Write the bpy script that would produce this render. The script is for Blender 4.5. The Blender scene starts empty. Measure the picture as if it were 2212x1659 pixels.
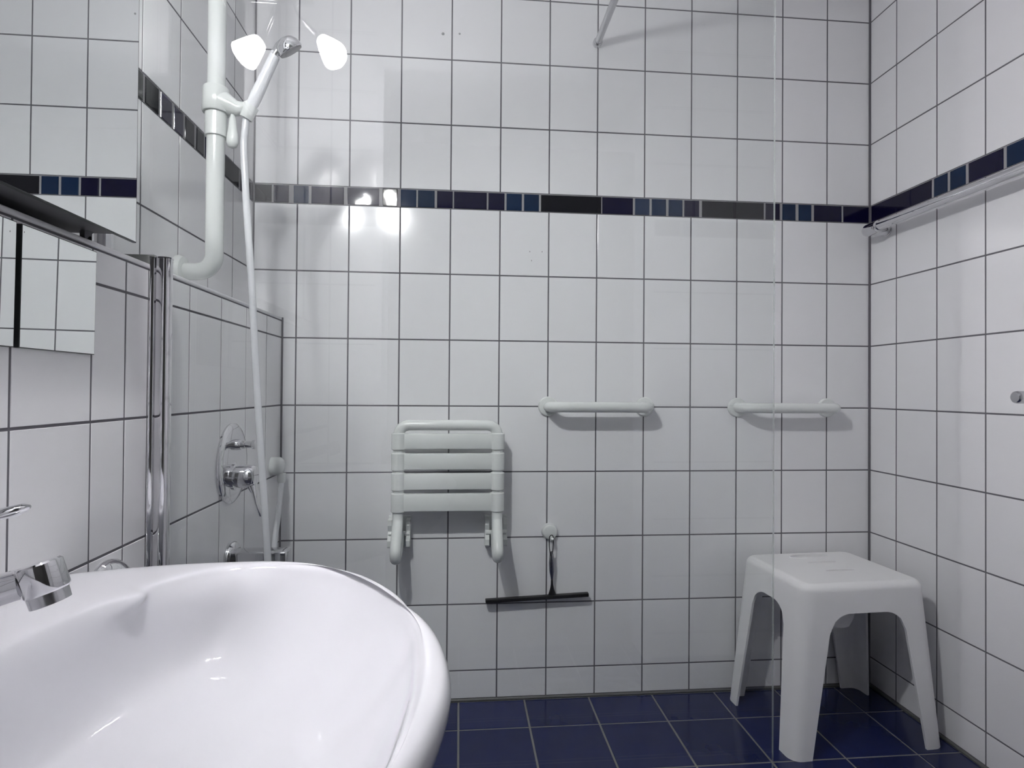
import bpy, bmesh, math, random
from mathutils import Vector, Matrix, Euler

random.seed(7)
S = bpy.context.scene
COL = S.collection
H = 0.885            # floor level of the survey: zrel + H = world z
PI = math.pi

# ------------------------------------------------------------------ camera
cam_d = bpy.data.cameras.new('camera'); cam = bpy.data.objects.new('camera', cam_d); COL.objects.link(cam)
cam_d.sensor_width = 36.0; cam_d.lens = 20.4407; cam_d.clip_start = 0.02
cr = Vector((0.99598, -0.08928, 0.0076)); cf = Vector((0.0893, 0.99596, 0.0098)).normalized()
cr = (cr - cf * cr.dot(cf)).normalized(); cu = cr.cross(cf)
R = Matrix((cr, cu, -cf)).transposed().to_4x4()
cam.matrix_world = Matrix.Translation((0.1822, -1.7612, 0.0506 + H)) @ R
S.camera = cam

# ------------------------------------------------------------------ world, exposure
w = bpy.data.worlds.new('world'); S.world = w; w.use_nodes = True
w.node_tree.nodes['Background'].inputs[0].default_value = (0.75, 0.78, 0.85, 1)
w.node_tree.nodes['Background'].inputs[1].default_value = 0.0
S.view_settings.view_transform = 'Standard'; S.view_settings.look = 'None'
S.view_settings.gamma = 1.0; S.view_settings.use_curve_mapping = False
S.view_settings.exposure = 2.2
S.cycles.max_bounces = 6; S.cycles.diffuse_bounces = 4; S.cycles.glossy_bounces = 4; S.cycles.transparent_max_bounces = 8; S.cycles.transmission_bounces = 2; S.cycles.use_light_tree = False; S.cycles.adaptive_threshold = 0.03
LAMP_STRENGTH = 56.0
LAMP_COLOR = (0.99, 0.972, 0.99, 1)

# ------------------------------------------------------------------ materials
def mat(name, color, rough=0.4, metal=0.0, spec=0.5, coat=0.0, vary=0.0, bump=0.0, bscale=60.0, rvar=0.0):
    m = bpy.data.materials.new(name); m.use_nodes = True
    nt = m.node_tree; b = nt.nodes['Principled BSDF']
    b.inputs['Base Color'].default_value = (*color, 1)
    b.inputs['Roughness'].default_value = rough
    b.inputs['Metallic'].default_value = metal
    b.inputs['Specular IOR Level'].default_value = spec
    b.inputs['Coat Weight'].default_value = coat
    b.inputs['Coat Roughness'].default_value = 0.03
    tc = nt.nodes.new('ShaderNodeTexCoord')
    no = nt.nodes.new('ShaderNodeTexNoise'); no.inputs['Scale'].default_value = bscale; no.inputs['Detail'].default_value = 1
    nt.links.new(tc.outputs['Object'], no.inputs['Vector'])
    if vary:
        oi = nt.nodes.new('ShaderNodeObjectInfo')
        mx = nt.nodes.new('ShaderNodeMix'); mx.data_type = 'RGBA'
        ad = nt.nodes.new('ShaderNodeMath'); ad.operation = 'MULTIPLY_ADD'
        ad.inputs[1].default_value = 0.35
        nt.links.new(no.outputs['Fac'], ad.inputs[0])
        ml = nt.nodes.new('ShaderNodeMath'); ml.operation = 'MULTIPLY'; ml.inputs[1].default_value = 0.65
        nt.links.new(oi.outputs['Random'], ml.inputs[0]); nt.links.new(ml.outputs[0], ad.inputs[2])
        mx.inputs[6].default_value = (*[c * (1 - vary) for c in color], 1)
        mx.inputs[7].default_value = (*[min(1, c * (1 + vary)) for c in color], 1)
        nt.links.new(ad.outputs[0], mx.inputs[0]); nt.links.new(mx.outputs[2], b.inputs['Base Color'])
    if rvar:
        mr = nt.nodes.new('ShaderNodeMapRange')
        mr.inputs['To Min'].default_value = max(0, rough - rvar); mr.inputs['To Max'].default_value = rough + rvar
        nt.links.new(no.outputs['Fac'], mr.inputs['Value']); nt.links.new(mr.outputs[0], b.inputs['Roughness'])
    if bump:
        bp = nt.nodes.new('ShaderNodeBump'); bp.inputs['Strength'].default_value = bump; bp.inputs['Distance'].default_value = 0.002
        nt.links.new(no.outputs['Fac'], bp.inputs['Height']); nt.links.new(bp.outputs[0], b.inputs['Normal'])
    return m

M = {}
M['tile'] = mat('white_glazed_tile', (0.86, 0.86, 0.875), 0.14, spec=0.5, vary=0.018, bscale=14)
M['grout'] = mat('dark_grey_grout', (0.155, 0.15, 0.168), 0.85)
M['grout_light'] = mat('light_grey_grout', (0.34, 0.335, 0.345), 0.85, bump=0.2, bscale=300)
M['silicone'] = mat('grey_silicone', (0.15, 0.15, 0.145), 0.5)
M['navy'] = mat('navy_border_glaze', (0.004, 0.0032, 0.026), 0.06, spec=0.28, coat=0.0, vary=0.2, bump=0.06, bscale=40)
M['blue'] = mat('petrol_blue_border_glaze', (0.004, 0.019, 0.060), 0.06, spec=0.28, coat=0.0, vary=0.2, bump=0.06, bscale=40)
M['black'] = mat('black_border_glaze', (0.005, 0.005, 0.009), 0.06, spec=0.28, coat=0.0, vary=0.2, bump=0.06, bscale=40)
M['floor'] = mat('navy_floor_glaze', (0.012, 0.019, 0.085), 0.16, spec=0.5, vary=0.25, bscale=25)
M['floor_grout'] = mat('floor_grout', (0.20, 0.20, 0.20), 0.85, bump=0.2, bscale=300)
M['plaster'] = mat('white_paint', (0.85, 0.85, 0.86), 0.7, bump=0.05, bscale=120)
M['glare_panel'] = mat('matt_black_glare_panel', (0.02, 0.02, 0.022), 1.0, spec=0.0)  # for the added panel that swallows lamp glare on the wall
M['hall'] = mat('hall_paint', (0.45, 0.45, 0.44), 0.8, bump=0.05, bscale=120)
M['hall_floor'] = mat('hall_floor', (0.12, 0.11, 0.10), 0.5)
M['door_trim'] = mat('door_frame_paint', (0.78, 0.78, 0.80), 0.3)
M['ceramic'] = mat('sanitary_ceramic', (0.70, 0.70, 0.735), 0.06, coat=0.5)
M['plastic'] = mat('white_stool_plastic', (0.90, 0.90, 0.90), 0.32, bump=0.03, bscale=250)
M['nylon'] = mat('white_grab_nylon', (0.76, 0.785, 0.77), 0.22, bump=0.015, bscale=90)
M['hose'] = mat('white_hose', (0.78, 0.79, 0.82), 0.2)
M['chrome'] = mat('polished_chrome', (0.70, 0.70, 0.72), 0.05, metal=1.0)
M['satin'] = mat('satin_metal', (0.55, 0.55, 0.57), 0.22, metal=1.0)
M['grey_metal'] = mat('grey_channel', (0.23, 0.24, 0.235), 0.5, metal=0.2)
M['mirror'] = mat('mirror_silver', (0.90, 0.915, 0.915), 0.0, metal=1.0)
M['mirror_edge'] = mat('mirror_edge', (0.02, 0.025, 0.025), 0.3)
M['cabinet'] = mat('cabinet_grey', (0.16, 0.16, 0.17), 0.5)
M['rubber'] = mat('black_rubber', (0.012, 0.012, 0.014), 0.4)
M['steel'] = mat('brushed_steel', (0.42, 0.42, 0.44), 0.25, metal=1.0)
M['clear'] = mat('suction_pad', (0.68, 0.69, 0.70), 0.15)
M['plug'] = mat('wall_plug_grey', (0.36, 0.36, 0.37), 0.6)

# window-pane style glass: both faces reflect by Fresnel, the rest passes straight through
def glass_mat():
    m = bpy.data.materials.new('clear_shower_glass'); m.use_nodes = True; nt = m.node_tree
    for n in list(nt.nodes): nt.nodes.remove(n)
    out = nt.nodes.new('ShaderNodeOutputMaterial'); mx = nt.nodes.new('ShaderNodeMixShader')
    tr = nt.nodes.new('ShaderNodeBsdfTransparent'); tr.inputs[0].default_value = (0.975, 0.985, 0.98, 1)
    gl = nt.nodes.new('ShaderNodeBsdfGlossy'); gl.inputs['Roughness'].default_value = 0.0
    fr = nt.nodes.new('ShaderNodeFresnel'); ge = nt.nodes.new('ShaderNodeNewGeometry')
    ior = nt.nodes.new('ShaderNodeMix'); ior.data_type = 'FLOAT'
    ior.inputs[2].default_value = 1.52; ior.inputs[3].default_value = 1 / 1.52
    nt.links.new(ge.outputs['Backfacing'], ior.inputs[0]); nt.links.new(ior.outputs[0], fr.inputs['IOR'])
    nt.links.new(fr.outputs[0], mx.inputs[0]); nt.links.new(tr.outputs[0], mx.inputs[1]); nt.links.new(gl.outputs[0], mx.inputs[2])
    nt.links.new(mx.outputs[0], out.inputs[0])
    return m
M['glass'] = glass_mat()
M['glass_edge'] = mat('green_glass_edge', (0.40, 0.44, 0.43), 0.15)
_n = M['glass_edge'].node_tree; _mx = _n.nodes.new('ShaderNodeMixShader'); _tr = _n.nodes.new('ShaderNodeBsdfTransparent')
_mx.inputs[0].default_value = 0.5
_n.links.new(_tr.outputs[0], _mx.inputs[1]); _n.links.new(_n.nodes['Principled BSDF'].outputs[0], _mx.inputs[2]); _n.links.new(_mx.outputs[0], _n.nodes['Material Output'].inputs[0])

def emit_mat(name, k):
    m = bpy.data.materials.new(name); m.use_nodes = True; nt = m.node_tree
    b = nt.nodes['Principled BSDF']; b.inputs['Base Color'].default_value = (0.8, 0.8, 0.8, 1); b.inputs['Roughness'].default_value = 0.3
    b.inputs['Emission Color'].default_value = LAMP_COLOR; b.inputs['Emission Strength'].default_value = LAMP_STRENGTH * k
    return m
M['opal_inner'] = emit_mat('lit_opal_glass_dimmer', 0.55)
M['opal'] = emit_mat('lit_opal_glass', 0.95)
M['bulb'] = emit_mat('lit_bulb', 25.0)
M['bulb_inner'] = emit_mat('lit_bulb_dimmer', 9.0)

# ------------------------------------------------------------------ helpers
def link(o, parent=None):
    COL.objects.link(o)
    if parent is not None: o.parent = parent
    return o

def mesh_obj(name, verts, faces, m, parent=None, smooth=False):
    me = bpy.data.meshes.new(name); me.from_pydata([tuple(v) for v in verts], [], faces); me.update()
    bm = bmesh.new(); bm.from_mesh(me); bmesh.ops.recalc_face_normals(bm, faces=bm.faces); bm.to_mesh(me); bm.free()
    me.materials.append(m)
    if smooth: me.polygons.foreach_set('use_smooth', [True] * len(me.polygons))
    return link(bpy.data.objects.new(name, me), parent)

def bm_obj(name, bm, m, parent=None, smooth=False, angle=None):
    bmesh.ops.recalc_face_normals(bm, faces=bm.faces)
    me = bpy.data.meshes.new(name); bm.to_mesh(me); bm.free(); me.materials.append(m)
    if smooth:
        me.polygons.foreach_set('use_smooth', [True] * len(me.polygons))
        if angle is not None: me.set_sharp_from_angle(angle=math.radians(angle))
    return link(bpy.data.objects.new(name, me), parent)

def thing(name, label, cat, loc, group=None):
    o = bpy.data.objects.new(name, None); o.empty_display_size = 0.05; COL.objects.link(o)
    o.location = loc; tag(o, label, cat, group); return o

def tag(o, label=None, cat=None, group=None, kind=None):
    if label: o['label'] = label
    if cat: o['category'] = cat
    if group: o['group'] = group
    if kind: o['kind'] = kind
    return o

def put(o, parent):
    """parent an object built in world coordinates under a thing's empty"""
    o.parent = parent; o.matrix_parent_inverse = Matrix.Translation(-parent.location); return o

def add_box(bm, x0, x1, y0, y1, z0, z1, bev=0.0, seg=2):
    r = bmesh.ops.create_cube(bm, size=1.0)
    vs = r['verts']
    for v in vs:
        v.co = Vector(((x0 + x1) / 2 + v.co.x * (x1 - x0), (y0 + y1) / 2 + v.co.y * (y1 - y0), (z0 + z1) / 2 + v.co.z * (z1 - z0)))
    if bev:
        es = list({e for v in vs for e in v.link_edges})
        bmesh.ops.bevel(bm, geom=es, offset=bev, segments=seg, affect='EDGES', profile=0.5)

def box(name, x0, x1, y0, y1, z0, z1, m, parent=None, bev=0.0, seg=2, smooth=False):
    bm = bmesh.new(); add_box(bm, x0, x1, y0, y1, z0, z1, bev, seg)
    return bm_obj(name, bm, m, parent, smooth, 50 if smooth else None)

def smooth_path(pts, n=8):
    P = [Vector(p) for p in pts]; out = []
    for i in range(len(P) - 1):
        p0 = P[max(i - 1, 0)]; p1 = P[i]; p2 = P[i + 1]; p3 = P[min(i + 2, len(P) - 1)]
        for k in range(n):
            t = k / n
            out.append(0.5 * ((2 * p1) + (-p0 + p2) * t + (2 * p0 - 5 * p1 + 4 * p2 - p3) * t * t + (-p0 + 3 * p1 - 3 * p2 + p3) * t ** 3))
    out.append(P[-1]); return out

def round_path(pts, r, n=8):
    """polyline with its corners rounded by radius r"""
    P = [Vector(p) for p in pts]; out = [P[0]]
    for i in range(1, len(P) - 1):
        a = (P[i - 1] - P[i]); b = (P[i + 1] - P[i]); la, lb = a.length, b.length; a.normalize(); b.normalize()
        ang = a.angle(b); d = min(r / math.tan(ang / 2), la * 0.499, lb * 0.499)
        s, e = P[i] + a * d, P[i] + b * d
        for k in range(n + 1):
            t = k / n; out.append((1 - t) ** 2 * s * 1.0 + 2 * t * (1 - t) * (P[i] * 0.86 + (s + e) * 0.07) + t * t * e)
    out.append(P[-1]); return out

def add_tube(bm, path, rad, seg=16, caps=True):
    P = [Vector(p) for p in path]; n = len(P); rings = []
    rads = rad if isinstance(rad, (list, tuple)) else [rad] * n
    t0 = (P[1] - P[0]).normalized()
    up = Vector((0, 0, 1)) if abs(t0.z) < 0.9 else Vector((1, 0, 0))
    u = t0.cross(up).normalized()
    for i in range(n):
        t = (P[min(i + 1, n - 1)] - P[max(i - 1, 0)]).normalized()
        u = (u - t * u.dot(t)).normalized(); v = t.cross(u)
        rings.append([bm.verts.new(P[i] + (u * math.cos(a) + v * math.sin(a)) * rads[i]) for a in [2 * PI * k / seg for k in range(seg)]])
    for i in range(n - 1):
        for k in range(seg):
            bm.faces.new((rings[i][k], rings[i][(k + 1) % seg], rings[i + 1][(k + 1) % seg], rings[i + 1][k]))
    if caps:
        bm.faces.new(rings[0]); bm.faces.new(list(reversed(rings[-1])))

def tube(name, path, rad, m, parent=None, seg=16, caps=True, angle=50):
    bm = bmesh.new(); add_tube(bm, path, rad, seg, caps); return bm_obj(name, bm, m, parent, True, angle)

def add_lathe(bm, prof, origin, axis, seg=32, sy=1.0):
    """prof: list of (distance along axis, radius)"""
    ax = Vector(axis).normalized(); o = Vector(origin)
    up = Vector((0, 0, 1)) if abs(ax.z) < 0.9 else Vector((1, 0, 0))
    u = ax.cross(up).normalized(); v = ax.cross(u)
    rings = []
    for d, r in prof:
        if r < 1e-6: rings.append([bm.verts.new(o + ax * d)])
        else: rings.append([bm.verts.new(o + ax * d + u * (r * math.cos(a)) + v * (r * sy * math.sin(a))) for a in [2 * PI * k / seg for k in range(seg)]])
    for A, B in zip(rings, rings[1:]):
        for k in range(seg):
            k2 = (k + 1) % seg
            if len(A) == 1 and len(B) == 1: continue
            if len(A) == 1: bm.faces.new((A[0], B[k], B[k2]))
            elif len(B) == 1: bm.faces.new((A[k], A[k2], B[0]))
            else: bm.faces.new((A[k], A[k2], B[k2], B[k]))
    for rg, rv in ((rings[0], False), (rings[-1], True)):
        if len(rg) > 1: bm.faces.new(rg if not rv else list(reversed(rg)))

def lathe(name, prof, origin, axis, m, parent=None, seg=32, sy=1.0, angle=40):
    bm = bmesh.new(); add_lathe(bm, prof, origin, axis, seg, sy); return bm_obj(name, bm, m, parent, True, angle)

def prism(name, poly, z0, z1, m, parent=None, smooth=False, angle=40):
    bm = bmesh.new(); a = [bm.verts.new((x, y, z0)) for x, y in poly]; b = [bm.verts.new((x, y, z1)) for x, y in poly]
    n = len(poly)
    for i in range(n): bm.faces.new((a[i], a[(i + 1) % n], b[(i + 1) % n], b[i]))
    bm.faces.new(list(reversed(a))); bm.faces.new(b)
    return bm_obj(name, bm, m, parent, smooth, angle)

# ------------------------------------------------------------------ tiles
_tiles = {}
def tile_mesh(name, w_, h_, d_, ch, m):
    key = (name, round(w_, 4), round(h_, 4), round(d_, 4), m.name)
    if key in _tiles: return _tiles[key]
    a, b = w_ / 2, h_ / 2
    V = [(-a, d_, -b), (a, d_, -b), (a, d_, b), (-a, d_, b),
         (-a, ch, -b), (a, ch, -b), (a, ch, b), (-a, ch, b),
         (-a + ch * .3, ch * .3, -b + ch * .3), (a - ch * .3, ch * .3, -b + ch * .3), (a - ch * .3, ch * .3, b - ch * .3), (-a + ch * .3, ch * .3, b - ch * .3),
         (-a + ch, 0, -b + ch), (a - ch, 0, -b + ch), (a - ch, 0, b - ch), (-a + ch, 0, b - ch)]
    F = []
    for r in range(3):
        for k in range(4):
            k2 = (k + 1) % 4
            F.append((r * 4 + k, r * 4 + k2, r * 4 + 4 + k2, r * 4 + 4 + k))
    F.append((12, 13, 14, 15))
    me = bpy.data.meshes.new(name); me.from_pydata(V, [], F); me.update(); me.materials.append(m)
    _tiles[key] = me; return me

ROT = {'back': (0, 0, 0), 'right': (0, 0, -PI / 2), 'left': (0, 0, PI / 2), 'front': (0, 0, PI), 'floor': (-PI / 2, 0, 0)}
def put_tile(name, parent, side, plane, u0, u1, v0, v1, m, joint=0.0040, ch=0.0007, proud=0.0, tilt=0.0016, d_=0.006, fixed=None):
    wd, ht = (u1 - u0) - joint, (v1 - v0) - joint
    if wd < 0.004 or ht < 0.004: return
    me = tile_mesh(name, wd, ht, d_, ch, m); o = bpy.data.objects.new(name, me)
    uc, vc = (u0 + u1) / 2, (v0 + v1) / 2
    if side == 'back': o.location = (uc, plane - proud, vc)
    elif side == 'front': o.location = (uc, plane + proud, vc)
    elif side == 'right': o.location = (plane - proud, uc, vc)
    elif side == 'left': o.location = (plane + proud, uc, vc)
    else: o.location = (uc, vc, plane + proud)
    e = ROT[side]; t = fixed or [random.uniform(-tilt, tilt) for _ in range(2)]
    o.rotation_mode = 'QUATERNION'
    o.rotation_quaternion = Euler(e).to_quaternion() @ Euler((t[0], 0, t[1])).to_quaternion()
    link(o, parent)

def cells(breaks, lo, hi):
    b = sorted([lo] + [x for x in breaks if lo + 0.004 < x < hi - 0.004] + [hi])
    return list(zip(b, b[1:]))

TH, SH = 0.1987, 0.0545
ROWS_LOW = [H + n * TH for n in range(-4, 4)]
STRIPE0, STRIPE1 = H + 3 * TH, H + 3 * TH + SH
ROWS_UP = [STRIPE1 + n * TH for n in range(0, 6)]
CEIL = 2.50
XL, XU, XR = -0.340, -0.4255, 1.4959      # ledge wall, upper left wall, right wall
YF = -1.66                                # front wall with the doorway
LEDGE = H + 0.2575

UNEVEN = {('back', -0.156): (0.029, -0.022), ('back', -0.052): (0.0345, 0.004)}   # two border pieces set visibly askew
def tiled(parent, side, plane, ub, u_lo, u_hi, z_lo, z_hi, stripe=None):
    for u0, u1 in cells(ub, u_lo, u_hi):
        for (v0, v1) in cells(ROWS_LOW + ROWS_UP, z_lo, z_hi):
            if abs(v0 - STRIPE0) < 1e-4 and v1 <= STRIPE1 + 1e-4: continue
            put_tile('tile', parent, side, plane, u0, u1, v0, v1, M['tile'])
    if stripe and z_hi > STRIPE1:
        g = 0.0004
        z0, z1 = STRIPE0 + 0.0005, STRIPE1 - 0.0005
        if side == 'back': box('border_bed', u_lo, u_hi, plane + g, plane + 0.004, z0, z1, M['grout_light'], parent)
        elif side == 'front': box('border_bed', u_lo, u_hi, plane - 0.004, plane - g, z0, z1, M['grout_light'], parent)
        elif side == 'right': box('border_bed', plane + g, plane + 0.004, u_lo, u_hi, z0, z1, M['grout_light'], parent)
        else: box('border_bed', plane - 0.004, plane - g, u_lo, u_hi, z0, z1, M['grout_light'], parent)
        for a, b, c in stripe:
            put_tile('border_tile', parent, side, plane, a, b, STRIPE0 + 0.001, STRIPE1 - 0.002, M[c], joint=0.0, ch=0.0018, proud=0.0014, tilt=0.006, fixed=UNEVEN.get((side, a)))

def structure(o): o['kind'] = 'structure'; return o

# back wall
wb = structure(box('wall_back', XU - 0.10, XR + 0.10, 0.0009, 0.10, -0.05, CEIL, M['grout']))
bs = [(-0.422, -0.374, 'black'), (-0.368, -0.325, 'navy'), (-0.311, -0.268, 'blue'), (-0.26, -0.166, 'navy'), (-0.156, -0.063, 'navy'), (-0.052, -0.009, 'black'),
      (0.001, 0.047, 'blue'), (0.052, 0.102, 'blue'), (0.109, 0.156, 'navy'), (0.16, 0.259, 'navy'), (0.264, 0.313, 'navy'), (0.319, 0.366, 'blue'), (0.373, 0.419, 'blue'),
      (0.425, 0.613, 'black'), (0.616, 0.713, 'navy'), (0.72, 0.766, 'blue'), (0.773, 0.819, 'blue'), (0.827, 0.872, 'blue'), (0.878, 0.926, 'navy'), (0.935, 1.138, 'black'),
      (1.144, 1.191, 'navy'), (1.2, 1.244, 'blue'), (1.254, 1.297, 'blue'), (1.306, 1.399, 'navy'), (1.405, 1.492, 'navy')]
tiled(wb, 'back', 0.0, [k * 0.15 for k in range(-2, 10)], XU + 0.001, XR - 0.001, 0.006, CEIL, bs)
for x, z, r in ((0.1224, 1.1258, 0.0045), (0.1726, 1.1289, 0.0032)):
    lathe('wall_plug', [(-0.002, r), (0.0002, r), (0.0006, r * 0.8), (0.0004, 0)], (x, 0, z + H), (0, -1, 0), M['plug'], wb, 12)
for x, z in ((0.3915, 0.4735), (0.4295, 0.474), (0.397, 0.446)):
    box('glaze_chip', x - 0.0007, x + 0.0007, -0.0005, 0.001, z + H - 0.0025, z + H + 0.0015, M['rubber'], wb)

# right wall
wr = structure(box('wall_right', XR + 0.0009, XR + 0.10, YF - 0.12, 0.0, -0.05, CEIL, M['grout']))
rs = [(-0.247, -0.008, 'navy'), (-0.30, -0.255, 'blue'), (-0.357, -0.309, 'blue'), (-0.463, -0.366, 'navy'), (-0.517, -0.472, 'blue')]
y = -0.525
k = 0
while y > YF + 0.11:
    wd = (0.1, 0.045, 0.045, 0.19, 0.045)[k % 5]; rs.append((max(y - wd, YF), y, ('navy', 'navy', 'blue', 'black', 'blue')[k % 5])); y -= wd + 0.008; k += 1
tiled(wr, 'right', XR, [-(0.1142 + 0.15 * k) for k in range(11)], YF, -0.001, 0.006, CEIL, rs)

# upper left wall
wl = structure(box('wall_left', XU - 0.10, XU - 0.0009, YF - 0.12, 0.0, LEDGE - 0.3, CEIL, M['grout']))
ls = [(-0.54, -0.59, 'black'), (-0.486, -0.531, 'navy'), (-0.436, -0.476, 'navy'), (-0.383, -0.426, 'black'), (-0.333, -0.371, 'black'), (-0.222, -0.325, 'navy'), (-0.116, -0.216, 'black'), (-0.004, -0.099, 'navy'), (-0.84, -0.597, 'black')]
ls = [(min(a, b), max(a, b), c) for a, b, c in ls]
tiled(wl, 'left', XU, [-0.15 * k for k in range(1, 12)], YF, -0.001, LEDGE, CEIL, ls)

# lower left wall with its ledge
wg = structure(box('wall_left', XU - 0.0009, XL - 0.0009, YF, -0.001, -0.05, LEDGE - 0.008, M['grout']))
tiled(wg, 'left', XL, [-(0.134 + 0.15 * k) for k in range(11)] + [-0.8005], YF, -0.003, 0.006, H + 0.2485)
box('ledge_top', XU + 0.002, XL - 0.008, YF + 0.001, -0.003, LEDGE - 0.008, LEDGE, M['tile'], wg)
tr = structure(box('trim_1', XL - 0.008, XL + 0.0005, YF + 0.001, -0.002, H + 0.2495, LEDGE + 0.0005, M['door_trim'], None, 0.0025, 3, True))
tag(tr, 'light rounded edge strip along the tiled ledge')

# front wall beside the doorway (seen mirrored in the glass)
JX, JX2, LINT = -0.10, 0.85, 2.03
wf = structure(box('wall_front', XU - 0.10, JX - 0.002, YF - 0.14, YF - 0.0009, -0.05, CEIL, M['grout']))
fs = [(XU + 0.003, -0.35, 'black'), (-0.345, -0.30, 'navy'), (-0.292, -0.20, 'navy'), (-0.193, -0.148, 'blue'), (-0.14, -0.104, 'navy')]
tiled(wf, 'front', YF, [-0.252, -0.402], XU + 0.001, JX, 0.006, CEIL, fs)
wf2 = structure(box('wall_front', JX2 + 0.002, XR + 0.10, YF - 0.14, YF - 0.0009, -0.05, CEIL, M['grout']))
tiled(wf2, 'front', YF, [1.0, 1.15, 1.30, 1.45], JX2, XR - 0.001, 0.006, CEIL, [(0.86, 0.95, 'navy'), (0.96, 1.0, 'blue'), (1.01, 1.19, 'black'), (1.2, 1.29, 'navy'), (1.3, 1.34, 'blue'), (1.35, 1.49, 'navy')])
structure(box('wall_front', JX - 0.002, JX2 + 0.002, YF - 0.14, YF, LINT, CEIL, M['plaster']))
dr = structure(thing('door_1', None, None, (JX, YF, 0)))
for x0, x1 in ((JX - 0.002, JX + 0.022), (JX2 - 0.022, JX2 + 0.002)):
    put(box('door_jamb', x0, x1, YF - 0.145, YF + 0.012, 0, LINT, M['door_trim'], None, 0.003), dr)
put(box('door_head', JX, JX2, YF - 0.145, YF + 0.012, LINT - 0.022, LINT, M['door_trim'], None, 0.003), dr)

# hall outside the doorway, ceiling, floor
structure(box('wall_hall', -1.2, 2.2, -3.45, -3.40, -0.05, CEIL, M['hall']))
structure(box('wall_hall', -1.25, -1.2, -3.45, YF - 0.14, -0.05, CEIL, M['hall']))
structure(box('wall_hall', 2.2, 2.25, -3.45, YF - 0.14, -0.05, CEIL, M['hall']))
structure(box('wall_hall', -1.25, XU - 0.10, YF - 0.20, YF - 0.141, -0.05, CEIL, M['hall']))
structure(box('wall_hall', XR + 0.10, 2.25, YF - 0.20, YF - 0.141, -0.05, CEIL, M['hall']))
structure(box('floor', -1.25, 2.25, -3.45, YF - 0.141, -0.05, 0.0, M['hall_floor']))
structure(box('ceiling', -1.25, 2.25, -3.45, 0.10, CEIL, CEIL + 0.05, M['plaster']))
fl = structure(box('floor', XU - 0.1, XR + 0.1, YF - 0.14, 0.0, -0.05, -0.0012, M['floor_grout']))
for u0, u1 in cells([0.186 + 0.1976 * k for k in range(-3, 8)], XL + 0.004, XR - 0.004):
    for v0, v1 in cells([-0.150 - 0.1976 * k for k in range(0, 9)], YF - 0.14, -0.006):
        put_tile('floor_tile', fl, 'floor', 0.0, u0, u1, v0, v1, M['floor'], joint=0.005, ch=0.0015, tilt=0.0012)
b1 = structure(box('baseboard_back', XL, XR, -0.006, 0.002, -0.001, 0.007, M['silicone'], None, 0.003, 2, True))
b2 = structure(box('baseboard_right', XR - 0.006, XR + 0.002, YF, 0.0, -0.001, 0.007, M['silicone'], None, 0.003, 2, True))
b3 = structure(box('baseboard_left', XL - 0.002, XL + 0.006, YF, 0.0, -0.001, 0.007, M['silicone'], None, 0.003, 2, True))
# silicone seam in the inner corners
structure(box('trim_2', XL - 0.001, XL + 0.004, -0.004, 0.001, 0.007, LEDGE, M['grout']))
structure(box('trim_3', XR - 0.005, XR + 0.001, -0.005, 0.001, 0.007, CEIL, M['grout']))
structure(box('trim_4', XU - 0.001, XU + 0.004, -0.004, 0.001, LEDGE, CEIL, M['grout']))

# ------------------------------------------------------------------ shower screen
GY, GX1, GTOP = -0.72, 0.768, 2.03
t = thing('shower_screen', 'tall clear glass shower screen with chrome wall profile and stabilizer bar', 'shower screen', (GX1 - 0.5, GY, 0))
poly = [(-0.322, 0.012), (GX1, 0.012), (GX1, GTOP), (XU + 0.008, GTOP), (XU + 0.008, LEDGE + 0.012), (-0.322, LEDGE + 0.012)]
bm = bmesh.new(); a = [bm.verts.new((x, GY - 0.003, z)) for x, z in poly]; b = [bm.verts.new((x, GY + 0.003, z)) for x, z in poly]
bm.faces.new(a); bm.faces.new(list(reversed(b)))
edge_faces = [bm.faces.new((a[i], b[i], b[(i + 1) % 6], a[(i + 1) % 6])) for i in range(6)]
for f in edge_faces: f.material_index = 1
g = put(bm_obj('glass_pane', bm, M['glass']), t); g.data.materials.append(M['glass_edge']); tag(g, 'clear glass pane')
prof = [(XL + 0.0005, GY - 0.0135), (-0.3365, GY - 0.0130), (-0.3335, GY - 0.0105), (-0.3312, GY - 0.0085), (-0.3297, GY - 0.0095), (-0.3285, GY - 0.0140), (-0.3265, GY - 0.0150)]
for k in range(0, 13):
    an = math.radians(-100 + k * 200 / 12); prof.append((-0.3205 + 0.0125 * math.cos(an) , GY - 0.003 + 0.0125 * math.sin(an)))
prof += [(-0.3265, GY + 0.012), (XL + 0.0005, GY + 0.012)]
p_ = put(prism('wall_profile', prof, 0.004, H + 0.268, M['chrome'], None, True, 35), t); tag(p_, 'polished chrome wall profile')
cap = [(x + (0.0008 if x > -0.335 else 0), y - (0.0008 if y < GY else -0.0008)) for x, y in prof]
put(prism('profile_cap', cap, H + 0.268, H + 0.2705, M['chrome']), t)
put(box('ledge_channel', XU + 0.004, -0.334, GY - 0.011, GY + 0.011, LEDGE, LEDGE + 0.0165, M['grey_metal']), t)
put(box('upper_channel', XU + 0.0005, XU + 0.014, GY - 0.011, GY + 0.011, LEDGE + 0.0165, GTOP, M['satin']), t)
bar = (0.597, 1.124 + H)
sb = put(tube('stabilizer_bar', [(bar[0], -0.002, bar[1]), (bar[0], GY + 0.004, bar[1])], 0.0105, M['satin'], None, 20), t)
put(lathe('wall_flange', [(0, 0.0145), (0.012, 0.0145), (0.0145, 0.0125), (0.015, 0.010)], (bar[0], -0.0005, bar[1]), (0, -1, 0), M['chrome'], None, 24), t)
put(box('glass_clamp', bar[0] - 0.018, bar[0] + 0.018, GY - 0.014, GY + 0.014, bar[1] - 0.018, GTOP + 0.004, M['chrome'], None, 0.003), t)

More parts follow.
